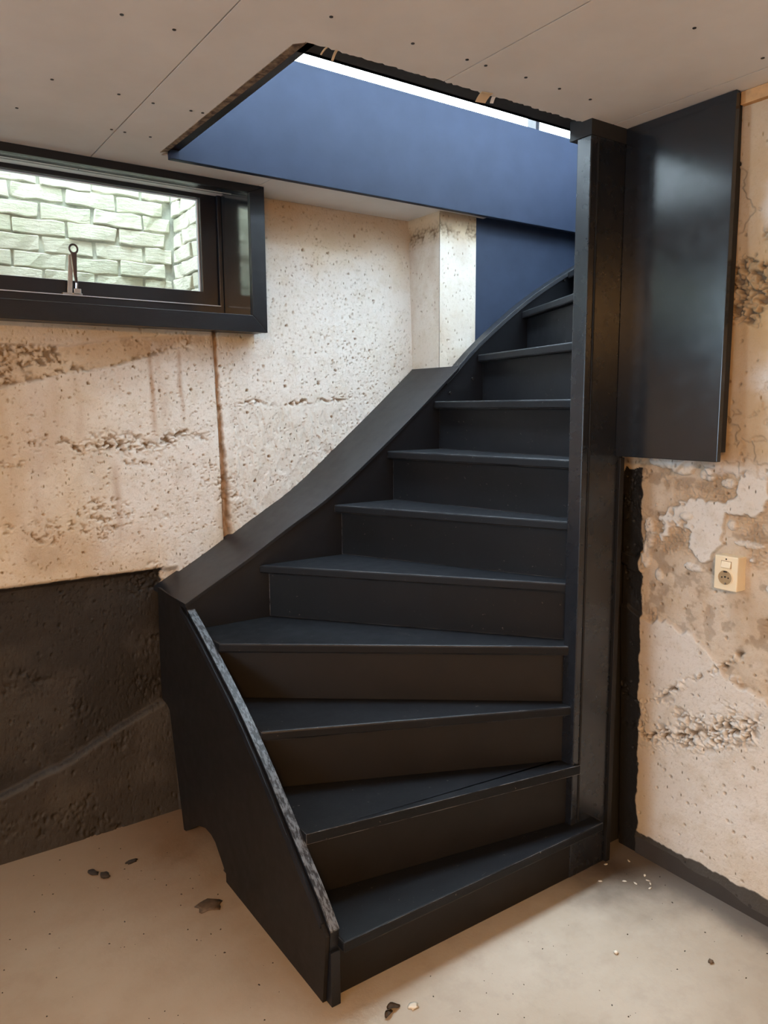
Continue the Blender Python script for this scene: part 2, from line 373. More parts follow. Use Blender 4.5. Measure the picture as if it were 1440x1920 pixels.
agg = np.maximum(agg, .65 * sstep(.56, .72, fbm(X * 7 + 3, Z * 9, 91, 4)) * (Z < 1.33) * sstep(.42, .62, rough))
agg = np.clip(agg, 0, 1.2)
hatch = sstep(1.155, 1.20, X) * sstep(1.56, 1.46, Z) * sstep(.42, .58, fbm(X * 55, Z * 22, 95, 3)) * .9
disp = ud + pit * .006 + pit2 * .008 + agg * (.012 - .013 * peb) + hatch * .003
disp += inb * .006 * sstep(1.08, 1.0, X)
disp -= .004 * sstep(.0, .006, Z - up) * (X < 1.13)
# formwork seam: a groove whose right side stands further into the room towards the bottom
seam = 1.137 + .004 * (vnoise(Z * 9, Z * 0, 4) - .5)
wd = .010 + .016 * sstep(1.5, .95, Z) + .006 * (vnoise(Z * 60, Z * 0, 6) - .5)
groove = sstep(seam - .004, seam, X) * sstep(seam + wd + .004, seam + wd, X) * (Z < 1.80)
disp += groove * .016
disp -= sstep(seam + wd - .003, seam + wd + .002, X) * sstep(1.75, .95, Z) * .014 * sstep(1.9, 1.3, X)
# ledge in the painted footing
led = line_z(X, [(-2.6, -.4), (.302, .222), (.524, .288), (.789, .395), (.90, .43)]) + (fbm(X * 12, X * 0, 14) - .5) * .02
disp += .022 * sstep(-.012, .012, Z - led) * sstep(.925, .90, Z) * (X < .95) + .004 * sstep(.93, .915, Z) * (X < .9)
Pt = np.stack([X, yw(Z) + disp, Z], -1)
dark_edge = .918 + .004 * (X - .6) + (vnoise(X * 50, X * 0, 5) - .5) * .004
blk = sstep(.0035, -.001, Z - dark_edge) * sstep(.893, .886, X + (vnoise(Z * 80, Z * 0, 9) - .5) * .010) 
blk = np.maximum(blk, np.maximum((X > 2.30) * 1.0, (Z < .84) * 1.0))
blk *= 1 - .03 * sstep(.5, .75, fbm(X * 6, Z * 6, 88)) - .035 * (Z < led)
stk = np.zeros_like(X)
for cx, wid, z0, z1, a in ((.90, .010, 1.70, 1.42, .85), (.925, .020, 1.70, 1.45, .35), (1.00, .008, 1.70, 1.47, .55), (.56, .03, 1.62, 1.36, .30), (.64, .02, 1.62, 1.36, .28),
                           (.74, .012, 1.30, 1.0, .42), (.40, .05, 1.6, 1.1, .30), (.30, .05, 1.7, 1.0, .35), (.48, .02, 1.3, 1.0, .2), (1.137, .022, 1.2, .95, .35), (1.135, .013, 1.78, 1.66, .8)):
    xc = cx + (vnoise(Z * 12, Z * 0, int(cx * 100)) - .5) * .012 + (1.5 - Z) * .02
    stk = np.maximum(stk, a * np.exp(-((X - xc) / wid) ** 2) * sstep(z1 - .06, z1 + .10, Z) * sstep(z0 + .03, z0 - .02, Z) * (.6 + .6 * vnoise(X * 60, Z * 14, 3)))
stk = np.maximum(stk, groove * (.55 + .4 * vnoise(X * 90, Z * 40, 12)))
stk = np.maximum(stk, .35 * inb * sstep(.35, .6, fbm(X * 9, Z * 9, 73)))
stk = np.maximum(stk, .28 * sstep(.48, .72, fbm(X * 4, Z * 5, 99)) * sstep(1.2, .5, X))
stk = np.maximum(stk, .30 * sstep(2.10, 2.26, Z + (fbm(X * 7, Z * 7, 15) - .5) * .1) * (X > 1.2))
grey = .5 * sstep(.62, .74, fbm(X * 6 + 9, Z * 6, 101)) * (X < 1.1) * (Z < 1.35)
cav = np.clip(agg * np.clip(.85 - 1.25 * peb, 0, 1) + pit * (.2 + .5 * vnoise(X * 30, Z * 30, 66)) + pit2 * .8 + .08 * hatch, 0, 1)
cav = np.maximum(cav, groove * .55 * sstep(.5, .8, vnoise(X * 120, Z * 50, 2)))
och = .75 * sstep(.95, .30, X + (fbm(X * 5, Z * 2, 222) - .5) * .5) * (.45 + .75 * fbm(X * 9, Z * 2.2, 223))  # ochre stain on the left, warm lamplight put into its colour
och = np.maximum(och, .8 * sstep(1.70, 1.76, Z) * (X < 1.3) * (.5 + .6 * fbm(X * 8, Z * 8, 225))); och = np.maximum(och, .55 * inb * (X < .9))  # shade under the window casing painted as an ochre strip
och = np.maximum(och, .45 * sstep(.06, .0, np.abs(X - 1.15) - .01) * sstep(1.3, .95, Z))
och = np.maximum(och, .5 * sstep(2.0, 2.2, Z + (fbm(X * 6, Z * 6, 227) - .5) * .2) * (X > 1.25)); och = np.maximum(och, .4 * sstep(1.15, .92, Z) * sstep(.4, .7, fbm(X * 5, Z * 4, 229)))  # ochre at the top paints the wall's shade below the ceiling
mask = np.stack([np.clip(stk, 0, 1), np.clip(blk, 0, 1), np.clip(np.maximum(cav, grey * .3), 0, 1), np.clip(och, 0, 1)], -1)
xc = (xs[:-1] + xs[1:])[:, None] / 2; zc = (zs[:-1] + zs[1:])[None, :] / 2
keep = ~((xc > -3.04) & (xc < 1.272) & (zc > 1.815) & (zc < 2.32))
wb = grid_mesh('wall_back', xs, zs, Pt, keep, mask, M['concrete'])
tag(wb, 'limewashed rough concrete back wall below the window, black painted footing', kind='structure')

# concrete pilaster between the wall and the stair (part of the back wall)
def small_face(name, origin, U, V, lu, lv, nrm, parent, seed, tops):
    a = np.arange(0, lu + .001, .0036); b = np.arange(0, lv + .001, .0036)
    A, B = np.meshgrid(a, b, indexing='ij')
    f, r = worley(A / .03, B / .03, seed); p = (r > .82) * sstep(.12, .06, f)
    pb, _ = worley(A / .016, B / .014, seed + 1); pe = np.sqrt(np.clip(1 - (pb / .62) ** 2, 0, 1))
    ag = np.exp(-((B - tops) / .030) ** 2) * sstep(.30, .5, fbm(A * 25, B * 25, seed + 2)) * 1.1
    d = (fbm(A * 5, B * 3, seed + 3) - .5) * .005 + p * .005 + ag * (.011 - .008 * pe)
    d *= np.minimum(1, np.minimum(A, lu - A) / .012)
    P = np.array(origin) + A[..., None] * np.array(U) + B[..., None] * np.array(V) - d[..., None] * np.array(nrm)
    st = np.maximum(.5 * sstep(lu - .03, lu, A) * (B < .18) * (seed == 210), .2 * sstep(.5, .7, fbm(A * 8, B * 5, seed + 8)))
    mk = np.stack([st, A * 0, np.clip(ag * (1.15 - .9 * pe) + .8 * p, 0, 1), .35 * fbm(A * 6, B * 4, seed + 12) + .5 * sstep(.74, .84, B)], -1)
    return grid_mesh(name, a, b, P, np.ones((len(a) - 1, len(b) - 1), bool), mk, M['concrete'], parent)
pil = boxes('pilaster', [(2.080, 2.250, 2.572, 2.80, 1.40, 2.67)], M['dusty_black'], wb)
small_face('pilaster_side', (2.058, 2.80, 1.40), (0, -1, 0), (0, 0, 1), .250, .93, (-1, 0, 0), pil, 200, .82)
small_face('pilaster_front', (2.058, 2.549, 1.40), (1, 0, 0), (0, 0, 1), .199, .93, (0, -1, 0), pil, 210, .83)

# ---- right wall: crumbling limewashed concrete with exposed gravel
ys = np.concatenate([np.arange(YF, .60, .06), np.arange(.60, 1.56, .0026)]); zr = np.arange(-.02, 2.33, .0026)
Y, Z = np.meshgrid(ys, zr, indexing='ij')
Q = 1.55 - Y                    # distance out of the corner
ud = (fbm(Q * 2, Z * 2, 103) - .5) * .016
f, r = worley(Q / .026, Z / .028, 111); f = f + (vnoise(Q * 260, Z * 260, 8) - .5) * .12
pit = (r > .80) * sstep(.16, .08, f / (.35 + 1.1 * (r - .8) / .2))
wq = (vnoise(Q * 70, Z * 70, 7) - .5) * 1.0; wz = (vnoise(Q * 70, Z * 70, 9) - .5) * 1.0
pb, pr = worley(Q / .013 + wq, Z / .010 + wz, 121); pc, pq = worley(Q / .027 + wq, Z / .019 + wz, 123)
peb = np.maximum(np.sqrt(np.clip(1 - (pb / .66) ** 2, 0, 1)) * sstep(.20, .5, pr) * (.6 + .5 * pr), (pq > .55) * np.sqrt(np.clip(1 - (pc / .60) ** 2, 0, 1)) * 1.2)
pb2, _ = worley(Q / .009, Z / .009, 122); peb2 = np.sqrt(np.clip(1 - (pb2 / .6) ** 2, 0, 1))
def rband(pts, wid, amt, seed, jag=.03):
    pts = sorted((1.55 - p[0], p[1]) for p in pts)
    zc = line_z(Q, pts) + (fbm(Q * 14, Q * 0 + seed, seed, 3) - .5) * jag
    ins = sstep(pts[0][0] - .02, pts[0][0] + .02, Q) * sstep(pts[-1][0] + .03, pts[-1][0] - .03, Q)
    return amt * ins * np.exp(-((Z - zc) / wid) ** 2) * sstep(.30, .52, fbm(Q * 20, Z * 26, seed + 3, 4))
agg = rband([(1.50, .43), (1.30, .475), (1.10, .565)], .032, 1.6, 131)
agg = np.maximum(agg, rband([(1.22, .555), (1.09, .60)], .050, 1.5, 133))
agg = np.maximum(agg, rband([(1.45, .56), (1.405, .593), (1.25, .70), (1.145, .796)], .012, 1.3, 137, .02))
agg = np.maximum(agg, .8 * sstep(.45, .6, fbm(Q * 12, Z * 12, 141)) * sstep(.42, .48, Z) * sstep(.62, .54, Z) * (Q < .3))
gp = np.exp(-(((Y - 1.155) / .075) ** 2 + ((Z - 1.80) / .10) ** 2))
agg = np.maximum(agg, sstep(.35, .6, gp + (fbm(Q * 16, Z * 16, 151) - .5) * .6) * 1.2)
gp2 = np.exp(-(((Y - 1.02) / .10) ** 2 + ((Z - 1.95) / .07) ** 2))
agg = np.maximum(agg, sstep(.4, .6, gp2 + (fbm(Q * 16, Z * 16, 153) - .5) * .6) * .9)
# top coat of limewash that has flaked off in a broad zone around the socket
e1 = fbm(Q * 9, Z * 9, 161, 5); e2 = fbm(Q * 30, Z * 30, 163, 4)
hi_edge = 1.325 + (fbm(Q * 16, Q * 0, 165, 4) - .5) * .09
lo_edge = .86 + (fbm(Q * 7, Q * 0, 167, 4) - .5) * .22 - .18 * sstep(.15, .45, Q)
flaked = sstep(.006, -.006, Z - hi_edge) * sstep(-.006, .006, Z - lo_edge)
patch = sstep(.585, .615, fbm(Q * 7, Z * 7, 171, 5)) * flaked
flaked = flaked * (1 - patch)
flakes2 = sstep(.70, .72, fbm(Q * 11, Z * 11, 173, 5)) * (1 - flaked) * (Z > 1.3)
coat = 1 - np.maximum(flaked, flakes2)
erode = flaked * (.5 + e2) 
lump = np.zeros_like(Y); chipm = np.zeros_like(Y)
for (ya, za, ra, rb, hgt) in ((1.455, 1.10, .016, .055, .016), (1.463, 1.04, .012, .04, .014), (1.34, 1.325, .035, .03, .020), (1.40, 1.33, .05, .022, .014), (1.325, 1.175, .018, .010, .012),
                              (1.20, 1.28, .020, .013, .014), (1.183, 1.163, .012, .014, .012), (1.26, 1.30, .022, .02, .014), (1.42, .98, .012, .02, .008), (1.13, 1.115, .04, .010, .008), (1.30, 1.02, .03, .012, .008)):
    dd = ((Y - ya) / ra) ** 2 + ((Z - za) / rb) ** 2 + (e2 - .5) * 1.6
    k = sstep(1.05, .95, dd); lump = np.maximum(lump, k * hgt * (1.0 - .35 * np.clip(dd, 0, 1))); chipm = np.maximum(chipm, k)
dX = -(.0035 * coat) - lump + ud + pit * .005 + agg * (.014 - .017 * peb) + erode * .007 + flaked * (.005 * (1 - peb2) * sstep(.5, .65, e1))
XW = 2.068 - .045 * Z
Pt = np.stack([XW + dX, Y, Z], -1)
edge = 1.487 + (fbm(Z * 18, Z * 0, 181, 4) - .5) * .022 + .010 * sstep(1.25, 1.30, Z) * 0
blk = sstep(-.002, .002, Y - edge) * (Z < 1.30 + (vnoise(Q * 70, Z * 0, 4) - .5) * .03)
e_base = fbm(Y * 12, Z * 12, 185); base = .083 + (fbm(Y * 30, Y * 0, 183, 4) - .5) * .022
blk = np.maximum(blk, (.93 - .05 * e_base) * sstep(.002, -.002, Z - base))
st = .30 * flaked * sstep(.30, .70, e1 + .5 * (e2 - .5)) + .10 * flaked
st = np.maximum(st, .30 * sstep(1.35, 1.6, Z) * sstep(.40, .62, fbm(Q * 5, Z * 4, 191)) * sstep(.46, .40, Q))
st = np.maximum(st, .32 * sstep(1.30, 1.36, Z) * sstep(.48, .41, Q + (e1 - .5) * .1))
st = np.maximum(st, .55 * np.exp(-((Z - 1.315) / .035) ** 2) * sstep(.42, .3, Q) * (e1 + .1))
st = np.maximum(st, .45 * sstep(.10, .03, Q - .05) * (e1 + .2))
st = st * (1 - .8 * chipm)
cav = np.clip(agg * np.clip(.85 - 1.2 * peb, 0, 1) + pit * .6 + .35 * flaked * sstep(.52, .62, e2), 0, 1)
cav = np.maximum(cav, .35 * sstep(.4, .8, agg) * (.4 + .6 * pr) * (Z > 1.2))
edgeline = np.abs(np.gradient(coat, axis=1)) + np.abs(np.gradient(coat, axis=0))
cav = np.maximum(cav, np.clip(edgeline * .5, 0, .25))
och = .85 * sstep(1.30, 1.38, Z) * sstep(.53, .42, Q + (e1 - .5) * .25) * (.55 + .6 * fbm(Q * 6, Z * 4, 231)); och = np.maximum(och, .55 * sstep(1.9, 2.2, Z) * (.5 + .6 * e1))  # ochre staining up high, with warm lamplight put into its colour
och = np.maximum(och, .75 * sstep(.15, .07, Q + (e1 - .5) * .06) * sstep(.55, .30, Z)); och = np.maximum(och, .6 * sstep(.14, .07, Q + (e1 - .5) * .05))  # newel's warm shade beside the corner painted in ochre
och = np.maximum(och, flaked * .5 * (.3 + e1)); och = np.maximum(och, .3 * sstep(.30, .12, Z) * fbm(Q * 8, Z * 8, 233)) * (1 - .8 * chipm)
mask = np.stack([np.clip(st, 0, 1), np.clip(blk, 0, 1), np.clip(cav, 0, 1), np.clip(och, 0, 1)], -1)
wr = grid_mesh('wall_right', ys, zr, Pt, np.ones((len(ys) - 1, len(zr) - 1), bool), mask, M['concrete_right'])
tag(wr, 'crumbling limewashed concrete wall with gravel pockets, around the socket', kind='structure')
box('wall_core', (2.085, 2.35, YF, 1.580, 0, 2.309), M['white'], wr)
bb = boxes('baseboard_right', [(2.0615, 2.074, YF, 1.49, 0, .060)], M['dusty_black']); tag(bb, 'black painted strip along the foot of the concrete wall', kind='structure')

ws = boxes('wall_stair', [(1.90, 3.6, 1.576, 1.65, 0, 2.30), (3.6, 3.7, 1.65, 2.9, 0, 4.0)], M['matte_black']); tag(ws, 'black partition behind the newel board closing the stair', kind='structure')
wl = boxes('wall_left', [(XL - .1, XL, YF, 2.9, 0, 2.3)], M['white']); tag(wl, 'plain wall on the far left of the basement', kind='structure')
wf = boxes('wall_front', [(XL, 2.1, YF - .1, YF, 0, 2.3)], M['white']); tag(wf, 'plain wall behind the viewpoint', kind='structure')

# ---- ceiling: joist slab with the stair opening, plasterboards screwed under it
OX0, OX1, OY0, OY1 = .925, 3.6, 1.648, 2.485
ce = boxes('ceiling', [(XL, OX0, YF, 2.95, 2.31, 2.67), (OX0, 6.0, YF, OY0, 2.31, 2.67), (OX0, 3.7, OY1, 2.95, 2.31, 2.67), (3.6, 6.0, OY0, 2.95, 2.31, 2.67)], M['white'])
tag(ce, 'plasterboard basement ceiling with a stair opening cut into it', kind='structure')
EDX, EDY, BKY = .892, 1.565, 2.497
def ragged(p, q, amp, n=60, seed=0):
    rnd = random.Random(seed); out = []
    for i in range(n + 1):
        t = i / n; j = (rnd.random() - .5) * 2 * amp * (0 if i in (0, n) else 1)
        d = (q[0] - p[0], q[1] - p[1]); L = math.hypot(*d)
        out.append((p[0] + d[0] * t - d[1] / L * j, p[1] + d[1] * t + d[0] / L * j))
    return out
G = .0018
def board(pts):
    o = prism('plasterboard', pts, H, H + .0125, 'z', M['board'], ce); return o
YB = 2.80
b1 = board([(XL, YF), (.70 - G, YF), (.70 - G, YB), (XL, YB)])
fe = ragged((EDX, EDY + .010), (1.275, EDY), .0035, 40, 3)
b2 = board([(.70 + G, YB), (.70 + G, YF), (1.275 - G, YF)] + [(p[0] - G, p[1]) for p in fe[::-1]] + ragged((EDX, EDY + .012), (EDX - .012, BKY), .002, 50, 4)[1:] + [(1.285 - G, BKY), (1.285 - G, YB)])
b3 = board([(1.275 + G, YF), (1.862 - G, YF)] + ragged((1.862 - G, EDY - .008), (1.275 + G, EDY), .004, 60, 5))
b4 = board([(1.862 + G, YF), (2.03, YF), (2.03, 1.545), (1.862 + G, EDY - .008)])
b5 = board([(1.285 + G, BKY), (2.30, BKY), (2.30, YB), (1.285 + G, YB)])
sb = bmesh.new(); cyl(sb, (0, 0, -.0012), (0, 0, .004), .0042, n=10); sm = bpy.data.meshes.new('screw'); sb.to_mesh(sm); sb.free()
def screw(x, y, par):
    o = link('screw', sm, M['screw'], par); o.location = (x, y, H)
for x, y in [(.523, 1.681), (.633, 1.682), (.473, 2.09), (.434, 2.332), (.687, 2.354), (.633, 2.09), (.30, 2.09), (.30, 1.68), (.523, 1.27)]: screw(x, y, b1)
for x, y in [(.724, 2.098), (.825, 2.092), (.857, 2.089), (.725, 2.355), (.799, 2.353), (.881, 1.449), (1.09, 1.448), (1.242, 1.441)]: screw(x, y, b2)
for x, y in [(1.299, 1.44), (1.425, 1.434), (1.544, 1.434), (1.663, 1.436), (1.545, 1.056), (1.805, 1.051)]: screw(x, y, b3)
# torn scraps of paper facing hanging at the edge of the opening
def scrap(x, y, a, l, wdt, m, par, z=H):
    bm = bmesh.new(); n = 4; top = []
    for i in range(n + 1):
        t = i / n; dy = l * t; dz = -.003 - .35 * l * t * t
        top.append([Vector((sx_ * wdt * (1 - .25 * t * (1 if sx_ > 0 else -.3)), dy, dz)) for sx_ in (-.5, .5)])
    vs = [[bm.verts.new(p) for p in rw] for rw in top] ; vs2 = [[bm.verts.new(p + Vector((0, 0, .0012))) for p in rw] for rw in top]
    for i in range(n):
        bm.faces.new((vs[i][0], vs[i][1], vs[i + 1][1], vs[i + 1][0])); bm.faces.new((vs2[i][0], vs2[i + 1][0], vs2[i + 1][1], vs2[i][1]))
        for k in (0, 1): bm.faces.new((vs[i][k], vs[i + 1][k], vs2[i + 1][k], vs2[i][k]))
    bm.faces.new((vs[0][0], vs[0][1], vs2[0][1], vs2[0][0])); bm.faces.new((vs[n][0], vs[n][1], vs2[n][1], vs2[n][0]))
    bmesh.ops.rotate(bm, verts=bm.verts, cent=(0, 0, 0), matrix=Matrix.Rotation(a, 3, 'Z')); bmesh.ops.translate(bm, verts=bm.verts, vec=(x, y, z))
    return from_bm('paper_scrap', bm, m, par)
scrap(1.405, 1.550, -.25, .034, .032, M['paper'], b3); scrap(1.437, 1.560, -.5, .022, .010, M['board'], b3)
scrap(.965, 1.565, -.2, .03, .006, M['paper'], b2); scrap(.94, 1.567, .1, .022, .004, M['paper'], b2)
t1 = boxes('trim_1', [(EDX - .01, 1.93, EDY - .03, OY0 + .004, 2.3076, 2.33), (.93, 1.95, OY0 - .010, OY0 + .002, 2.3076, 2.64), (1.7705, 1.95, 1.5202, 1.60, 2.2525, 2.3070)], M['matte_black'])
tag(t1, 'black painted beam along the near edge of the stair opening', kind='structure')
t2 = boxes('trim_2', [(.868, OX0 + .004, EDY - .01, 2.497, 2.3076, 2.33)], M['dull_black']); tag(t2, 'dark strip along the left edge of the stair opening', kind='structure')
prism('gypsum_edge', [(.872, 1.60), (.894, 1.575), (.884, 2.45), (.868, 2.47)], 2.2935, 2.3085, 'z', M['gypsum'], b2)
t3 = boxes('trim_3', [(1.945, 2.02, YF, 1.186, 2.262, 2.2945)], M['wood'], bevel=.002); tag(t3, 'raw pine batten under the ceiling along the concrete wall', kind='structure')

# ---- the room upstairs, with its two big windows
def wall_with_hole(name, x0, x1, y0, y1, z0, z1, hx0, hx1, hz0, hz1, lab):
    o = boxes(name, [(x0, hx0, y0, y1, z0, z1), (hx1, x1, y0, y1, z0, z1), (hx0, hx1, y0, y1, z0, hz0), (hx0, hx1, y0, y1, hz1, z1)], M['white'])
    return tag(o, lab, kind='structure')
wall_with_hole('wall_upper_back', XL, 6.0, 2.95, 3.10, 2.67, 5.4, .55, 5.05, 2.74, 5.1, 'upstairs wall with the tall window above the stair')
wall_with_hole('wall_upper_front', XL, 6.0, YF - .12, YF, 2.67, 5.4, 1.7, 5.9 + .05, 3.1, 5.2, 'upstairs wall facing the stair opening')
tag(boxes('wall_upper_left', [(XL - .12, XL, YF, 3.1, 2.67, 5.4)], M['white']), 'upstairs end wall', kind='structure')
tag(boxes('wall_upper_right', [(6.0, 6.12, YF - .12, 3.1, 2.3, 5.4)], M['white']), 'upstairs far wall', kind='structure')
tag(boxes('ceiling_upper', [(XL - .12, 6.12, YF - .12, 3.1, 5.4, 5.5)], M['white']), 'ceiling of the room upstairs', kind='structure')
w2 = boxes('window_2', [(.55, .61, 2.97, 3.03, 2.74, 5.1), (4.99, 5.05, 2.97, 3.03, 2.74, 5.1), (.55, 5.05, 2.97, 3.03, 2.74, 2.79), (.55, 5.05, 2.97, 3.03, 5.04, 5.1), (3.03, 3.055, 2.97, 3.03, 2.79, 5.04)], M['sill_grey'])
tag(w2, 'tall upstairs window seen as a bright slit above the fascia', kind='structure')
boxes('window_pane', [(.61, 3.03, 2.996, 3.002, 2.79, 5.04), (3.055, 4.99, 2.996, 3.002, 2.79, 5.04)], M['glass'], w2)
w3 = boxes('window_3', [(1.7, 1.76, -2.69, -2.63, 3.1, 5.2), (5.89, 5.95, -2.69, -2.63, 3.1, 5.2), (1.7, 5.95, -2.69, -2.63, 3.1, 3.15), (1.7, 5.95, -2.69, -2.63, 5.14, 5.2), (3.8, 3.84, -2.69, -2.63, 3.1, 5.2)], M['sill_grey'])
tag(w3, 'wide upstairs window on the near side', kind='structure')
boxes('window_pane', [(1.76, 5.89, -2.662, -2.658, 3.15, 5.14)], M['glass'], w3)

# ---- basement window
win = empty('window_1', (.45, 2.74, 1.8)); tag(win, 'low basement window in a black painted box casing', kind='structure')
WX0, WX1 = -3.00, 1.306  # unseen left end lengthened to hold the added fill light
def frame_ring(bm, x0, x1, z0, z1, wl_, wr_, wb_, wt_, y0, y1):
    o = [(x0, z0), (x1, z0), (x1, z1), (x0, z1)]; i = [(x0 + wl_, z0 + wb_), (x1 - wr_, z0 + wb_), (x1 - wr_, z1 - wt_), (x0 + wl_, z1 - wt_)]
    return o, i
def casing_piece(pts, name='casing_board'):
    return prism(name, pts, 2.635, 2.655, 'y', M['paint'], win, bevel=.0015)
e = .0006
casing_piece([(WX0, 1.775), (WX1, 1.775), (1.248, 1.836 - e), (WX0 + .06, 1.836 - e)])
casing_piece([(WX1, 1.775), (WX1, H - .001), (1.248, 2.268 - e), (1.248 + e, 1.836)])
casing_piece([(WX0, H - .001), (WX0 + .06, 2.268), (1.248, 2.268), (WX1, H - .001)])
casing_piece([(WX0, 1.775), (WX0 + .06, 1.836), (WX0 + .06, 2.268 - e), (WX0, H - .001)])
# box sides between the casing and the wall
boxes('casing_side', [(1.288, WX1 - .001, 2.655, 2.80, 1.778, H - .001)], M['paint'], win)
boxes('casing_side', [(WX0 + .001, WX0 + .02, 2.655, 2.80, 1.778, H - .001)], M['paint'], win)
boxes('casing_bottom', [(WX0 + .02, 1.288, 2.655, 2.80, 1.778, 1.795)], M['paint'], win)
# reveal: jamb, sloping head, sill
boxes('reveal_jamb', [(1.2485, 1.285, 2.6555, 2.965, 1.80, 2.338)], M['reveal'], win)
boxes('reveal_jamb', [(WX0 + .022, WX0 + .0595, 2.6555, 2.965, 1.80, 2.338)], M['reveal'], win)
prism('reveal_head', [(2.6555, 2.2685), (2.965, 2.329), (2.965, 2.36), (2.6555, 2.29)], WX0 + .06, 1.248, 'x', M['reveal'], win)
boxes('reveal_sill', [(WX0 + .06, 1.248, 2.6555, 2.965, 1.80, 1.836)], M['reveal'], win)
# fixed frame, then the opening sash set back in it
def ring(name, x0, x1, z0, z1, wd, y0, y1, par, mt, bev=.0025):
    o = None
    bm = bmesh.new()
    wl_, wr_, wb_, wt_ = wd
    O = [(x0, z0), (x1, z0), (x1, z1), (x0, z1)]; I = [(x0 + wl_, z0 + wb_), (x1 - wr_, z0 + wb_), (x1 - wr_, z1 - wt_), (x0 + wl_, z1 - wt_)]
    V = {}
    for t, yy in (('f', y0), ('b', y1)):
        V[t + 'o'] = [bm.verts.new((p[0], yy, p[1])) for p in O]; V[t + 'i'] = [bm.verts.new((p[0], yy, p[1])) for p in I]
    for k in range(4):
        n = (k + 1) % 4
        bm.faces.new((V['fo'][k], V['fo'][n], V['fi'][n], V['fi'][k])); bm.faces.new((V['bo'][k], V['bi'][k], V['bi'][n], V['bo'][n]))
        bm.faces.new((V['fo'][k], V['bo'][k], V['bo'][n], V['fo'][n])); bm.faces.new((V['fi'][k], V['fi'][n], V['bi'][n], V['bi'][k]))
    return from_bm(name, bm, mt, par, bevel=bev)
ring('fixed_frame', WX0 + .0605, 1.2475, 1.837, 2.322, (.02, .0155, .058, .004), 2.892, 2.96, win, M['sill_grey'])
boxes('arris_highlight', [(WX0 + .081, 1.2315, 2.886, 2.905, 1.8925, 1.8955)], M['bead'], win)  # pale strip added to draw the lit arris under the sash
sash = ring('sash', WX0 + .081, 1.2315, 1.8955, 2.318, (.06, .064, .051, .024), 2.906, 2.955, win, M['sill_grey'])
ring('glazing_bead', WX0 + .141, 1.1675, 1.9465, 2.294, (.005, .005, .004, .004), 2.926, 2.940, sash, M['bead'], .001)
boxes('glass_pane', [(WX0 + .14, 1.168, 2.938, 2.942, 1.946, 2.2945)], M['glass'], sash)
# casement stay with a ring grip
stay = boxes('window_stay', [(.646, .712, 2.886, 2.906, 1.8955, 1.902)], M['steel'], win, bevel=.001)
bm = bmesh.new()
R1, R2 = .0135, .0034; nu, nv = 28, 8; c0 = Vector((.687, 2.875, 2.050)); vs = []
for i in range(nu):
    a = 2 * PI * i / nu
    vs.append([bm.verts.new(c0 + Vector(((R1 + R2 * math.cos(q)) * math.cos(a), R2 * math.sin(q) * 1.2, (R1 + R2 * math.cos(q)) * math.sin(a) * 1.08))) for q in [2 * PI * j / nv for j in range(nv)]])
for i in range(nu):
    for j in range(nv): bm.faces.new((vs[i][j], vs[(i + 1) % nu][j], vs[(i + 1) % nu][(j + 1) % nv], vs[i][(j + 1) % nv]))
from_bm('ring_grip', bm, M['dark_metal'], stay, smooth=True)
bm = bmesh.new(); add_prism(bm, [(.677, 2.038), (.697, 2.038), (.6955, 2.008), (.6935, 1.960), (.695, 1.935), (.687, 1.935), (.683, 1.962), (.680, 2.008)], 2.870, 2.880, 'y'); from_bm('lever', bm, M['dark_metal'], stay, bevel=.002)
bm = bmesh.new(); add_prism(bm, [(.671, 2.030), (.679, 2.032), (.683, 1.975), (.677, 1.900), (.660, 1.900), (.667, 1.97)], 2.884, 2.892, 'y'); from_bm('arm', bm, M['steel'], stay, bevel=.0015)
bm = bmesh.new(); cyl(bm, (.692, 2.876, 1.94), (.691, 2.881, 1.914), .0045, n=10); add_box(bm, .681, .705, 2.874, 2.898, 1.899, 1.916); from_bm('pivot', bm, M['steel'], stay, bevel=.0015)

# ---- brick light well outside the window
wo = empty('wall_outside', (.9, 3.46, 1.5)); tag(wo, 'pale mossy brick light well wall seen through the window', kind='structure')
BX = 1.232; BYF = 3.40
boxes('mortar', [(-3.3, BX + .12, BYF + .011, BYF + .25, 1.4, 2.62), (BX + .016, BX + .25, 2.96, BYF + .02, 1.4, 2.62)], M['mortar'], wo)
rb = random.Random(5)
def brick(x0, x1, y0, y1, z0, z1):
    bm = bmesh.new(); add_box(bm, x0, x1, y0, y1, z0, z1)
    bmesh.ops.subdivide_edges(bm, edges=[ed for ed in bm.edges if abs((ed.verts[0].co - ed.verts[1].co).z) < .01 and (ed.verts[0].co - ed.verts[1].co).length > .08], cuts=3, use_grid_fill=True)
    for v in bm.verts: v.co += Vector(((rb.random() - .5) * .010, (rb.random() - .5) * .010, (rb.random() - .5) * .009))
    return from_bm('brick', bm, M['brick'], wo, bevel=.0035, seg=1)
PZ = .0648; LX = .206
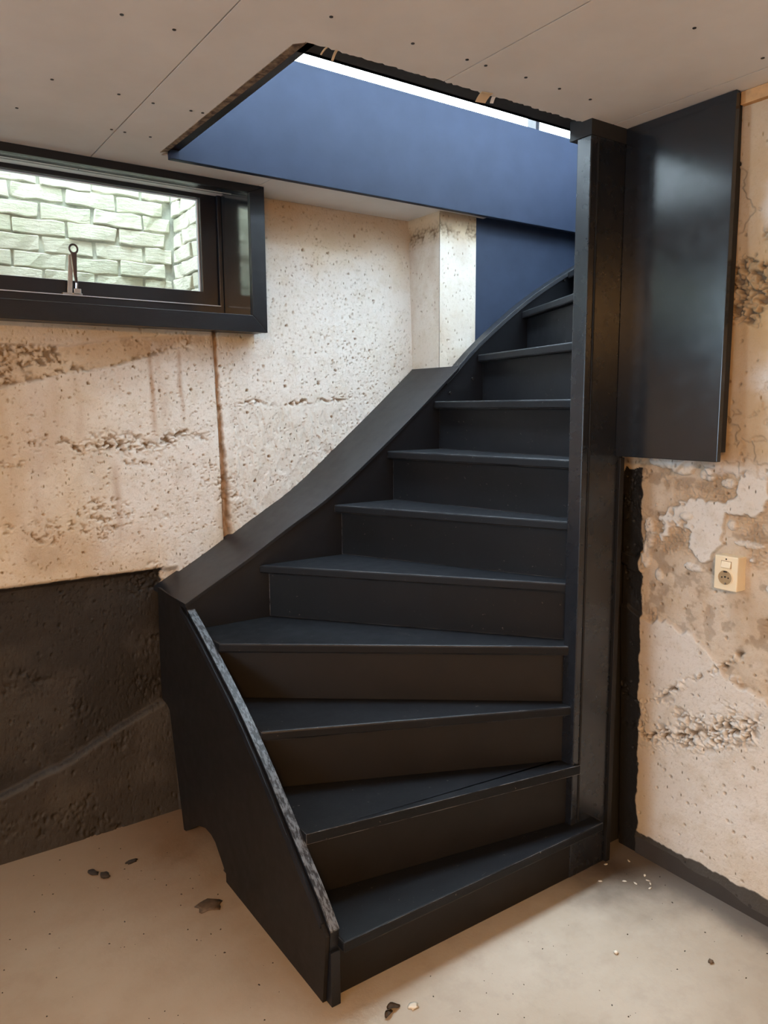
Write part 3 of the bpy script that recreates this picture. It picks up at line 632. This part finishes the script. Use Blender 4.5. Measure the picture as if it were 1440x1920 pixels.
for k in range(-6, 5):
    z0 = 2.318 + k * PZ + .005
    off = .792 if k % 2 == 0 else .694
    i0 = -4
    for i in range(-4, 4):
        x0 = off + i * LX; x1 = x0 + LX - .006
        if x0 > BX - .03: continue
        x1 = min(x1, BX - .004)
        if x1 - x0 < .03 or x1 < .25: continue
        dz = (rb.random() - .5) * .005; dy = (rb.random() - .5) * .012
        brick(x0 + rb.random() * .004, x1 - rb.random() * .004, BYF + dy, BYF + .05, z0 + dz, z0 + PZ - .0065 + dz)
    yy = BYF - .004 - (0 if k % 2 else .09)
    ends = ([(BYF - .095, BYF - .004)] if k % 2 else []) + [(yy - .09 * 0 - (j + 1) * LX * .98 + (0.0 if not k % 2 else -.095 + .004), 0) for j in range(0)]
    y1 = BYF - .006
    first = True
    while y1 > 2.99:
        ln = (.095 if (k % 2 == 0 and first) else .195); first = False
        y0 = max(y1 - ln, 2.97)
        dx = (rb.random() - .5) * .014; dz = (rb.random() - .5) * .006
        if y1 - y0 > .03: brick(BX + dx, BX + .05, y0, y1, z0 + dz, z0 + PZ - .0065 + dz)
        y1 = y0 - .011
tag(boxes('wall_house', [(XL, -3.06, 2.95, 3.1, 1.2, 2.67), (1.30, 3.8, 2.95, 3.1, 1.2, 2.67), (-3.06, 1.30, 2.966, 3.1, 2.345, 2.67), (-3.06, 1.30, 2.966, 3.1, 1.2, 1.84)], M['mortar']), 'outer face of the house wall around the light well', kind='structure')
tag(boxes('ground', [(-4.5, 7, 3.66, 8, 2.45, 2.55), (-4.5, -3.3, 3.1, 3.66, 2.45, 2.55), (1.5, 7, 3.1, 3.66, 2.45, 2.55), (-3.3, 1.4, 3.1, 3.5, 1.3, 1.42)], M['mortar']), 'ground outside around the light well', kind='structure')

# ================================================================== STAIRCASE
st = empty('staircase', (1.4, 1.53, 0))
tag(st, 'black painted wooden winder staircase turning right under the ceiling opening', 'staircase')
OUT = [(.898, 1.480), (.900, 1.665), (.902, 1.925), (.900, 2.215), (1.140, 2.412), (1.450, 2.412), (1.690, 2.412), (1.920, 2.412), (2.150, 2.412), (2.400, 2.412), (2.680, 2.412), (2.93, 2.412), (3.18, 2.412), (3.43, 2.412)]
INN = [(1.872, 1.474), (1.795, 1.510), (1.785, 1.528), (1.778, 1.545), (1.800, 1.575), (1.830, 1.575), (1.865, 1.575), (1.905, 1.575), (1.95, 1.575), (2.00, 1.575), (2.20, 1.575), (2.45, 1.575), (2.72, 1.575), (3.0, 1.575)]
ZT = [.180] + [RISE * k for k in range(2, 15)]
def off_line(k, d):
    """nosing line k moved up the stair by d"""
    a, b_ = Vector(OUT[k]), Vector(INN[k]); t = (b_ - a).normalized(); n = Vector((-t.y, t.x))
    return a + n * d, b_ + n * d, t
def at_x(a, t, x): return (x, a.y + t.y * (x - a.x) / t.x)
def at_y(a, t, y): return (a.x + t.x * (y - a.y) / t.y, y)
SX, OYF = .8995, 2.4145
for k in range(13):
    a, b_, t = off_line(k, 0); a2, b2, t2 = off_line(k + 1, .045)
    fo = at_x(a, t, SX) if k <= 3 else at_y(a, t, OYF)
    if k <= 2: bo = [at_x(a2, t2, SX)]
    elif k == 3: bo = [at_y(a2, t2, OYF), (SX, OYF)]
    else: bo = [at_y(a2, t2, OYF)]
    if k + 1 <= 2 and bo[0][1] > OYF: bo = [(SX, OYF)]
    fi = tuple(b_); bi = tuple(b2)
    pts = [fo, fi] + ([(max(fi[0], 1.79), 1.574)] if k < 4 and bi[1] > 1.52 else []) + [bi if bi[1] > 1.52 else (bi[0], bi[1])] + bo
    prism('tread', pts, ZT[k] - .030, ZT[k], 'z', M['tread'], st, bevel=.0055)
for k in range(14):
    a, b_, t = off_line(k, .030); a3, b3, _ = off_line(k, .046)
    if k <= 3: p = [at_x(a, t, SX), tuple(b_), tuple(b3), at_x(a3, t, SX)]
    else: p = [at_y(a, t, OYF), tuple(b_), tuple(b3), at_y(a3, t, OYF)]
    if k == 0: p = [(SX, 1.530), (1.895, 1.522), (1.895, 1.540), (SX, 1.548)]
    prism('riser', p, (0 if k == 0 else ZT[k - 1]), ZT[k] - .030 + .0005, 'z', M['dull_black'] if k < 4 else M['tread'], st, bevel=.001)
# left string with its chipped top edge
TOP = [(1.502, .205), (1.560, .262), (1.64, .325), (1.73, .398), (1.87, .508), (2.02, .612), (2.25, .742), (2.40, .818), (2.452, .846)]
tc = smooth_curve(TOP, 4)
prism('string', tc + [(2.452, .10), (2.30, .115), (2.2, .098), (2.1, .0), (1.530, 0)], .874, .8985, 'x', M['paint'], st)
# paint-chipped capping strip on the string
bm = bmesh.new(); n = len(tc)
fr = []
for i, (y, z) in enumerate(tc):
    fr.append([bm.verts.new((x, y, zz)) for x, zz in ((.8735, z), (.8995, z), (.8995, z + .004), (.8735, z + .004))])
for i in range(n - 1):
    for j in range(4): bm.faces.new((fr[i][j], fr[i][(j + 1) % 4], fr[i + 1][(j + 1) % 4], fr[i + 1][j]))
bm.faces.new(fr[0]); bm.faces.new(fr[-1][::-1]); o = from_bm('string_edge', bm, M['chipped'], st)
o['label'] = 'chipped blue-grey top edge of the left string'
# front end post of the string
prism('string_end', [(.8735, 1.500), (.900, 1.500), (.900, 1.53), (.8735, 1.53)], 0, .150, 'z', M['paint'], st, bevel=.002)
# side panel of hardboard with its scribed foot
side = [(1.527, .002), (1.505, .195)] + [(y + .004, z - .012) for y, z in tc[3:]] + [(2.452, .850), (2.676, .858), (2.690, .60), (2.690, .435), (2.640, .430), (2.610, .418), (2.512, .0), (2.492, .004), (2.45, .03), (2.366, .085), (2.30, .108), (2.25, .108), (2.216, .098), (2.165, .055), (2.135, .030), (2.135, .002)]
prism('side_panel', side, .862, .8725, 'x', M['dull_black'], st)
# thin bead between the panel and the string
bm = bmesh.new(); fr = []
for (y, z) in tc[2:]:
    fr.append([bm.verts.new((x, y + .002, zz)) for x, zz in ((.858, z - .022), (.866, z - .022), (.8725, z - .010), (.862, z - .007))])
for i in range(len(fr) - 1):
    for j in range(4): bm.faces.new((fr[i][j], fr[i][(j + 1) % 4], fr[i + 1][(j + 1) % 4], fr[i + 1][j]))
bm.faces.new(fr[0]); bm.faces.new(fr[-1][::-1]); from_bm('bead', bm, M['paint'], st, bevel=0)
# outer string along the back wall and the wide capping board beside it
SC = [(.870, .846), (1.070, .953), (1.255, 1.060), (1.450, 1.177), (1.720, 1.378), (1.985, 1.596), (2.155, 1.746), (2.43, 1.942), (2.73, 2.105), (3.0, 2.22), (3.5, 2.40)]
sc = smooth_curve(SC, 4)
osr = prism('outer_string', [(x, z) for x, z in sc] + [(3.5, 1.9), (2.7, 1.5), (2.0, 1.0), (1.5, .62), (1.1, .42), (.902, .30)], 2.4145, 2.450, 'y', M['paint'], st, bevel=.002)
CC = [(.8625, .853), (1.070, .966), (1.255, 1.075), (1.450, 1.190), (1.720, 1.392), (1.985, 1.609), (2.045, 1.660)]
cc = smooth_curve(CC, 5)
bm = bmesh.new(); fr = []
for i, (x, z) in enumerate(cc):
    yb = 2.725
    fr.append([bm.verts.new(p) for p in ((x, 2.404, z - .014), (x, yb, z - .014), (x, yb, z), (x, 2.404, z))])
for i in range(len(fr) - 1):
    for j in range(4): bm.faces.new((fr[i][j], fr[i][(j + 1) % 4], fr[i + 1][(j + 1) % 4], fr[i + 1][j]))
bm.faces.new(fr[0]); bm.faces.new(fr[-1][::-1]); from_bm('capping_board', bm, M['paint'], st, bevel=.0012)
# raised moulding along the top of the outer string past the pilaster
bm = bmesh.new(); fr = []
for (x, z) in [p for p in sc if 1.93 < p[0] < 3.2]:
    fr.append([bm.verts.new(p) for p in ((x, 2.406, z - .010), (x, 2.455, z - .010), (x, 2.455, z + .010), (x, 2.410, z + .010))])
for i in range(len(fr) - 1):
    for j in range(4): bm.faces.new((fr[i][j], fr[i][(j + 1) % 4], fr[i + 1][(j + 1) % 4], fr[i + 1][j]))
bm.faces.new(fr[0]); bm.faces.new(fr[-1][::-1]); from_bm('string_moulding', bm, M['paint'], st, bevel=.0012)
bb_ = bmesh.new(); cyl(bb_, (0, -.006, 0), (0, .004, 0), .0055, .007, n=10); bme = bpy.data.meshes.new('bolt'); bb_.to_mesh(bme); bb_.free()
for x, z in ((2.005, 1.553), (2.124, 1.612), (2.658, 2.052)):
    o = link('bolt', bme, M['screw'], st); o.location = (x - 1.4, 2.4140 - 1.53, z); o.matrix_parent_inverse = Matrix.Identity(4)
# newel board from floor to ceiling: front board and the return the treads run into
nw = boxes('newel_board', [(1.7705, 1.950, 1.5200, 1.572, 0, 2.252)], M['newel'], st, bevel=.003)
boxes('newel_strip', [(1.797, 1.803, 1.5165, 1.522, .19, 2.25), (1.935, 1.955, 1.510, 1.522, 0, 1.34)], M['dull_black'], nw, bevel=.0015)

# ================================================================== BOARDS
fb = boxes('fascia_board', [(.926, 3.595, 2.4600, 2.4840, 2.279, 2.672), (.897, .926, 2.4600, 2.4840, 2.279, 2.3070)], M['fascia'], bevel=.0015); tag(fb, 'wide blue-black fascia board on the far edge of the stair opening', 'board')
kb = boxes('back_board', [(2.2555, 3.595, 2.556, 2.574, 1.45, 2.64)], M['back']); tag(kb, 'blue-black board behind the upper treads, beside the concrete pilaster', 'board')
wp = boxes('wall_panel', [(1.920, 1.938, 1.182, 1.5195, 1.345, H - .001)], M['panel'], bevel=.0015)
tag(wp, 'tall glossy black panel on the right wall above the socket', 'panel')
boxes('mounting_batten', [(1.938, 1.972, 1.190, 1.23, 1.37, H - .002), (1.938, 1.972, 1.44, 1.49, 1.37, H - .002)], M['matte_black'], wp)

# ================================================================== SOCKET
so = boxes('power_socket', [(1.985, 2.034, 1.142, 1.212, .981, 1.079)], M['cream'], bevel=.003)
tag(so, 'cream surface-mounted switch and earthed socket on the crumbling wall', 'socket')
# the socket disc, rocker and holes stand on the front face (x = 1.985)
bm = bmesh.new(); cyl(bm, (1.9852, 1.177, 1.018), (1.9835, 1.177, 1.018), .0205, n=32); dsk = from_bm('socket_well', bm, M['cream_dark'], so)
bm = bmesh.new()
nn = 32
for ra, rb_, x0, x1 in ((.0205, .0222, 1.9820, 1.9852),):
    rings = [[bm.verts.new((x, 1.177 + r_ * math.cos(2 * PI * i / nn), 1.018 + r_ * math.sin(2 * PI * i / nn))) for i in range(nn)] for r_, x in ((ra, x1), (ra, x0), (rb_, x0), (rb_, x1))]
    for a_ in range(3):
        for i in range(nn): bm.faces.new((rings[a_][i], rings[a_][(i + 1) % nn], rings[a_ + 1][(i + 1) % nn], rings[a_ + 1][i]))
from_bm('socket_rim', bm, M['cream'], so)
bm = bmesh.new()
for yy, zz, r_ in ((1.1675, 1.018, .0022), (1.1865, 1.018, .0022), (1.177, 1.020, .0028)): cyl(bm, (1.9828, yy, zz), (1.9838, yy, zz), r_, n=10)
from_bm('pin_holes', bm, M['hole'], dsk)
boxes('earth_clip', [(1.9818, 1.9838, 1.1735, 1.1765, .9985, 1.004)], M['steel'], dsk); boxes('earth_clip', [(1.9818, 1.9838, 1.172, 1.182, 1.033, 1.0365)], M['hole'], dsk)
prism('rocker_switch', [(1.9855, 1.0465), (1.9800, 1.0465), (1.9835, 1.0640), (1.9855, 1.0640)], 1.1625, 1.1905, 'y', M['cream'], so, bevel=.0008)
boxes('switch_shadow_gap', [(1.9846, 1.9852, 1.161, 1.192, 1.0448, 1.0655)], M['cream_dark'], so)  # dark plate painted as the shade in the gap round the rocker
bm = bmesh.new(); cyl(bm, (1.9838, 1.177, 1.0705), (1.9852, 1.177, 1.0705), .0022, n=10); from_bm('cover_screw', bm, M['hole'], so)

# ================================================================== DEBRIS ON THE FLOOR
def clump(name, x, y, r, flat, m, seed, label, cat, group=None, stretch=1.0):
    rnd = random.Random(seed); bm = bmesh.new(); bmesh.ops.create_icosphere(bm, subdivisions=2, radius=1)
    ph = [rnd.random() * 6 for _ in range(6)]
    for v in bm.verts:
        k = 1 + .35 * math.sin(4 * v.co.x + ph[0]) * math.sin(5 * v.co.y + ph[1]) + .15 * math.sin(9 * v.co.y + ph[2])
        v.co = Vector((v.co.x * r * k * stretch, v.co.y * r * k, max(v.co.z, -.7) * r * flat * (1 + .3 * math.sin(7 * v.co.x + ph[3]))))
    a = rnd.random() * PI
    bmesh.ops.rotate(bm, verts=bm.verts, cent=(0, 0, 0), matrix=Matrix.Rotation(a, 3, 'Z'))
    mz = min(v.co.z for v in bm.verts); bmesh.ops.translate(bm, verts=bm.verts, vec=(0, 0, -mz))
    o = from_bm(name, bm, m, smooth=True); o.location = (x, y, 0); tag(o, label, cat, group); return o
clump('dirt_clump', .553, 2.387, .014, .6, M['soil'], 1, 'black dirt clump on the floor near the painted footing', 'dirt', None, 1.3)
clump('dirt_clump', .528, 2.433, .012, .35, M['soil'], 2, 'thin dark splinter beside the black dirt clump', 'dirt', None, 1.9)
clump('dirt_clump', .648, 2.420, .010, .4, M['soil'], 3, 'small dark crumb on the floor between footing and stair side', 'dirt', None, 2.0)
clump('dirt_clump', .772, 2.054, .030, .10, M['leaf'], 4, 'flat brown patch of dirt on the floor beside the stair side', 'dirt', None, 1.3)
clump('dirt_clump', .887, 2.190, .009, .6, M['soil'], 5, 'crumb under the cut-out foot of the stair side', 'dirt')
clump('dirt_clump', 1.614, 1.214, .006, .8, M['seed'], 6, 'pale crumb on the bright floor before the first step', 'crumb')
clump('dirt_clump', 1.795, 1.044, .007, .8, M['leaf'], 7, 'brown pebble on the bright floor near the right wall', 'pebble')
clump('dirt_clump', 1.043, 1.386, .012, .25, M['seed'], 8, 'pale flat chip beside the dead leaf', 'chip', None, 1.2)
# dead curled leaf
lf = empty('dead_leaf', (.99, 1.404, 0)); tag(lf, 'curled brown dead leaf on the floor in front of the stair', 'leaf')
for dx, dy, l, wdt, a in ((-.012, -.004, .034, .016, .5), (.010, .006, .036, .022, -.2)):
    bm = bmesh.new(); rows = []
    for i in range(7):
        t = i / 6; wv = wdt * math.sin(PI * min(.97, t * .9 + .08)) ** .7
        rows.append([bm.verts.new((l * (t - .5), wv * s_, .003 + .010 * abs(s_) ** 1.5 + .004 * math.sin(5 * t))) for s_ in (-.5, -.25, 0, .25, .5)])
    for i in range(6):
        for j in range(4): bm.faces.new((rows[i][j], rows[i + 1][j], rows[i + 1][j + 1], rows[i][j + 1]))
    g = bmesh.ops.solidify(bm, geom=list(bm.faces), thickness=.0012)
    bmesh.ops.rotate(bm, verts=bm.verts, cent=(0, 0, 0), matrix=Matrix.Rotation(a, 3, 'Z'))
    mz = min(v.co.z for v in bm.verts); bmesh.ops.translate(bm, verts=bm.verts, vec=(.99 + dx, 1.404 + dy, -mz))
    from_bm('blade', bm, M['leaf'], lf, smooth=True)
# pale chips near the corner
gp_ = 'pale chips scattered in the dirty corner'
base = None
for i, (x, y) in enumerate([(1.924, 1.500), (2.001, 1.469), (1.899, 1.407), (1.977, 1.389), (1.962, 1.366), (1.935, 1.338), (1.918, 1.38), (1.836, 1.452), (1.955, 1.352)]):
    if base is None:
        base = clump('plaster_chip', x, y, .0036, .5, M['seed'], 20, 'tiny pale plaster chip on the dirty floor beside the first step', 'chip', gp_, 1.9)
        continue
    o = base.copy(); COL.objects.link(o); o.location = (x, y, 0); o.rotation_euler.z = i * 1.3; o.scale = (1, .7 + .1 * (i % 4), 1)
# fine grit, too small to count
rg = random.Random(3); bm = bmesh.new()
for _ in range(420):
    x = rg.uniform(.0, 2.04); y = rg.uniform(.7, 2.6)
    if (x > .84 and y > 1.45): continue
    r_ = rg.uniform(.0006, .0022); s_ = rg.uniform(1, 2.2)
    bmesh.ops.create_cone(bm, cap_ends=True, segments=5, radius1=r_, radius2=r_ * .5, depth=r_, matrix=Matrix.Translation((x, y, r_ * .45)) @ Matrix.Rotation(rg.random() * 3, 4, 'Z') @ Matrix.Diagonal((s_, 1, 1, 1)))
gr = from_bm('floor_grit', bm, M['soil']); tag(gr, 'fine dark grit sprinkled over the concrete floor', 'grit', kind='stuff')
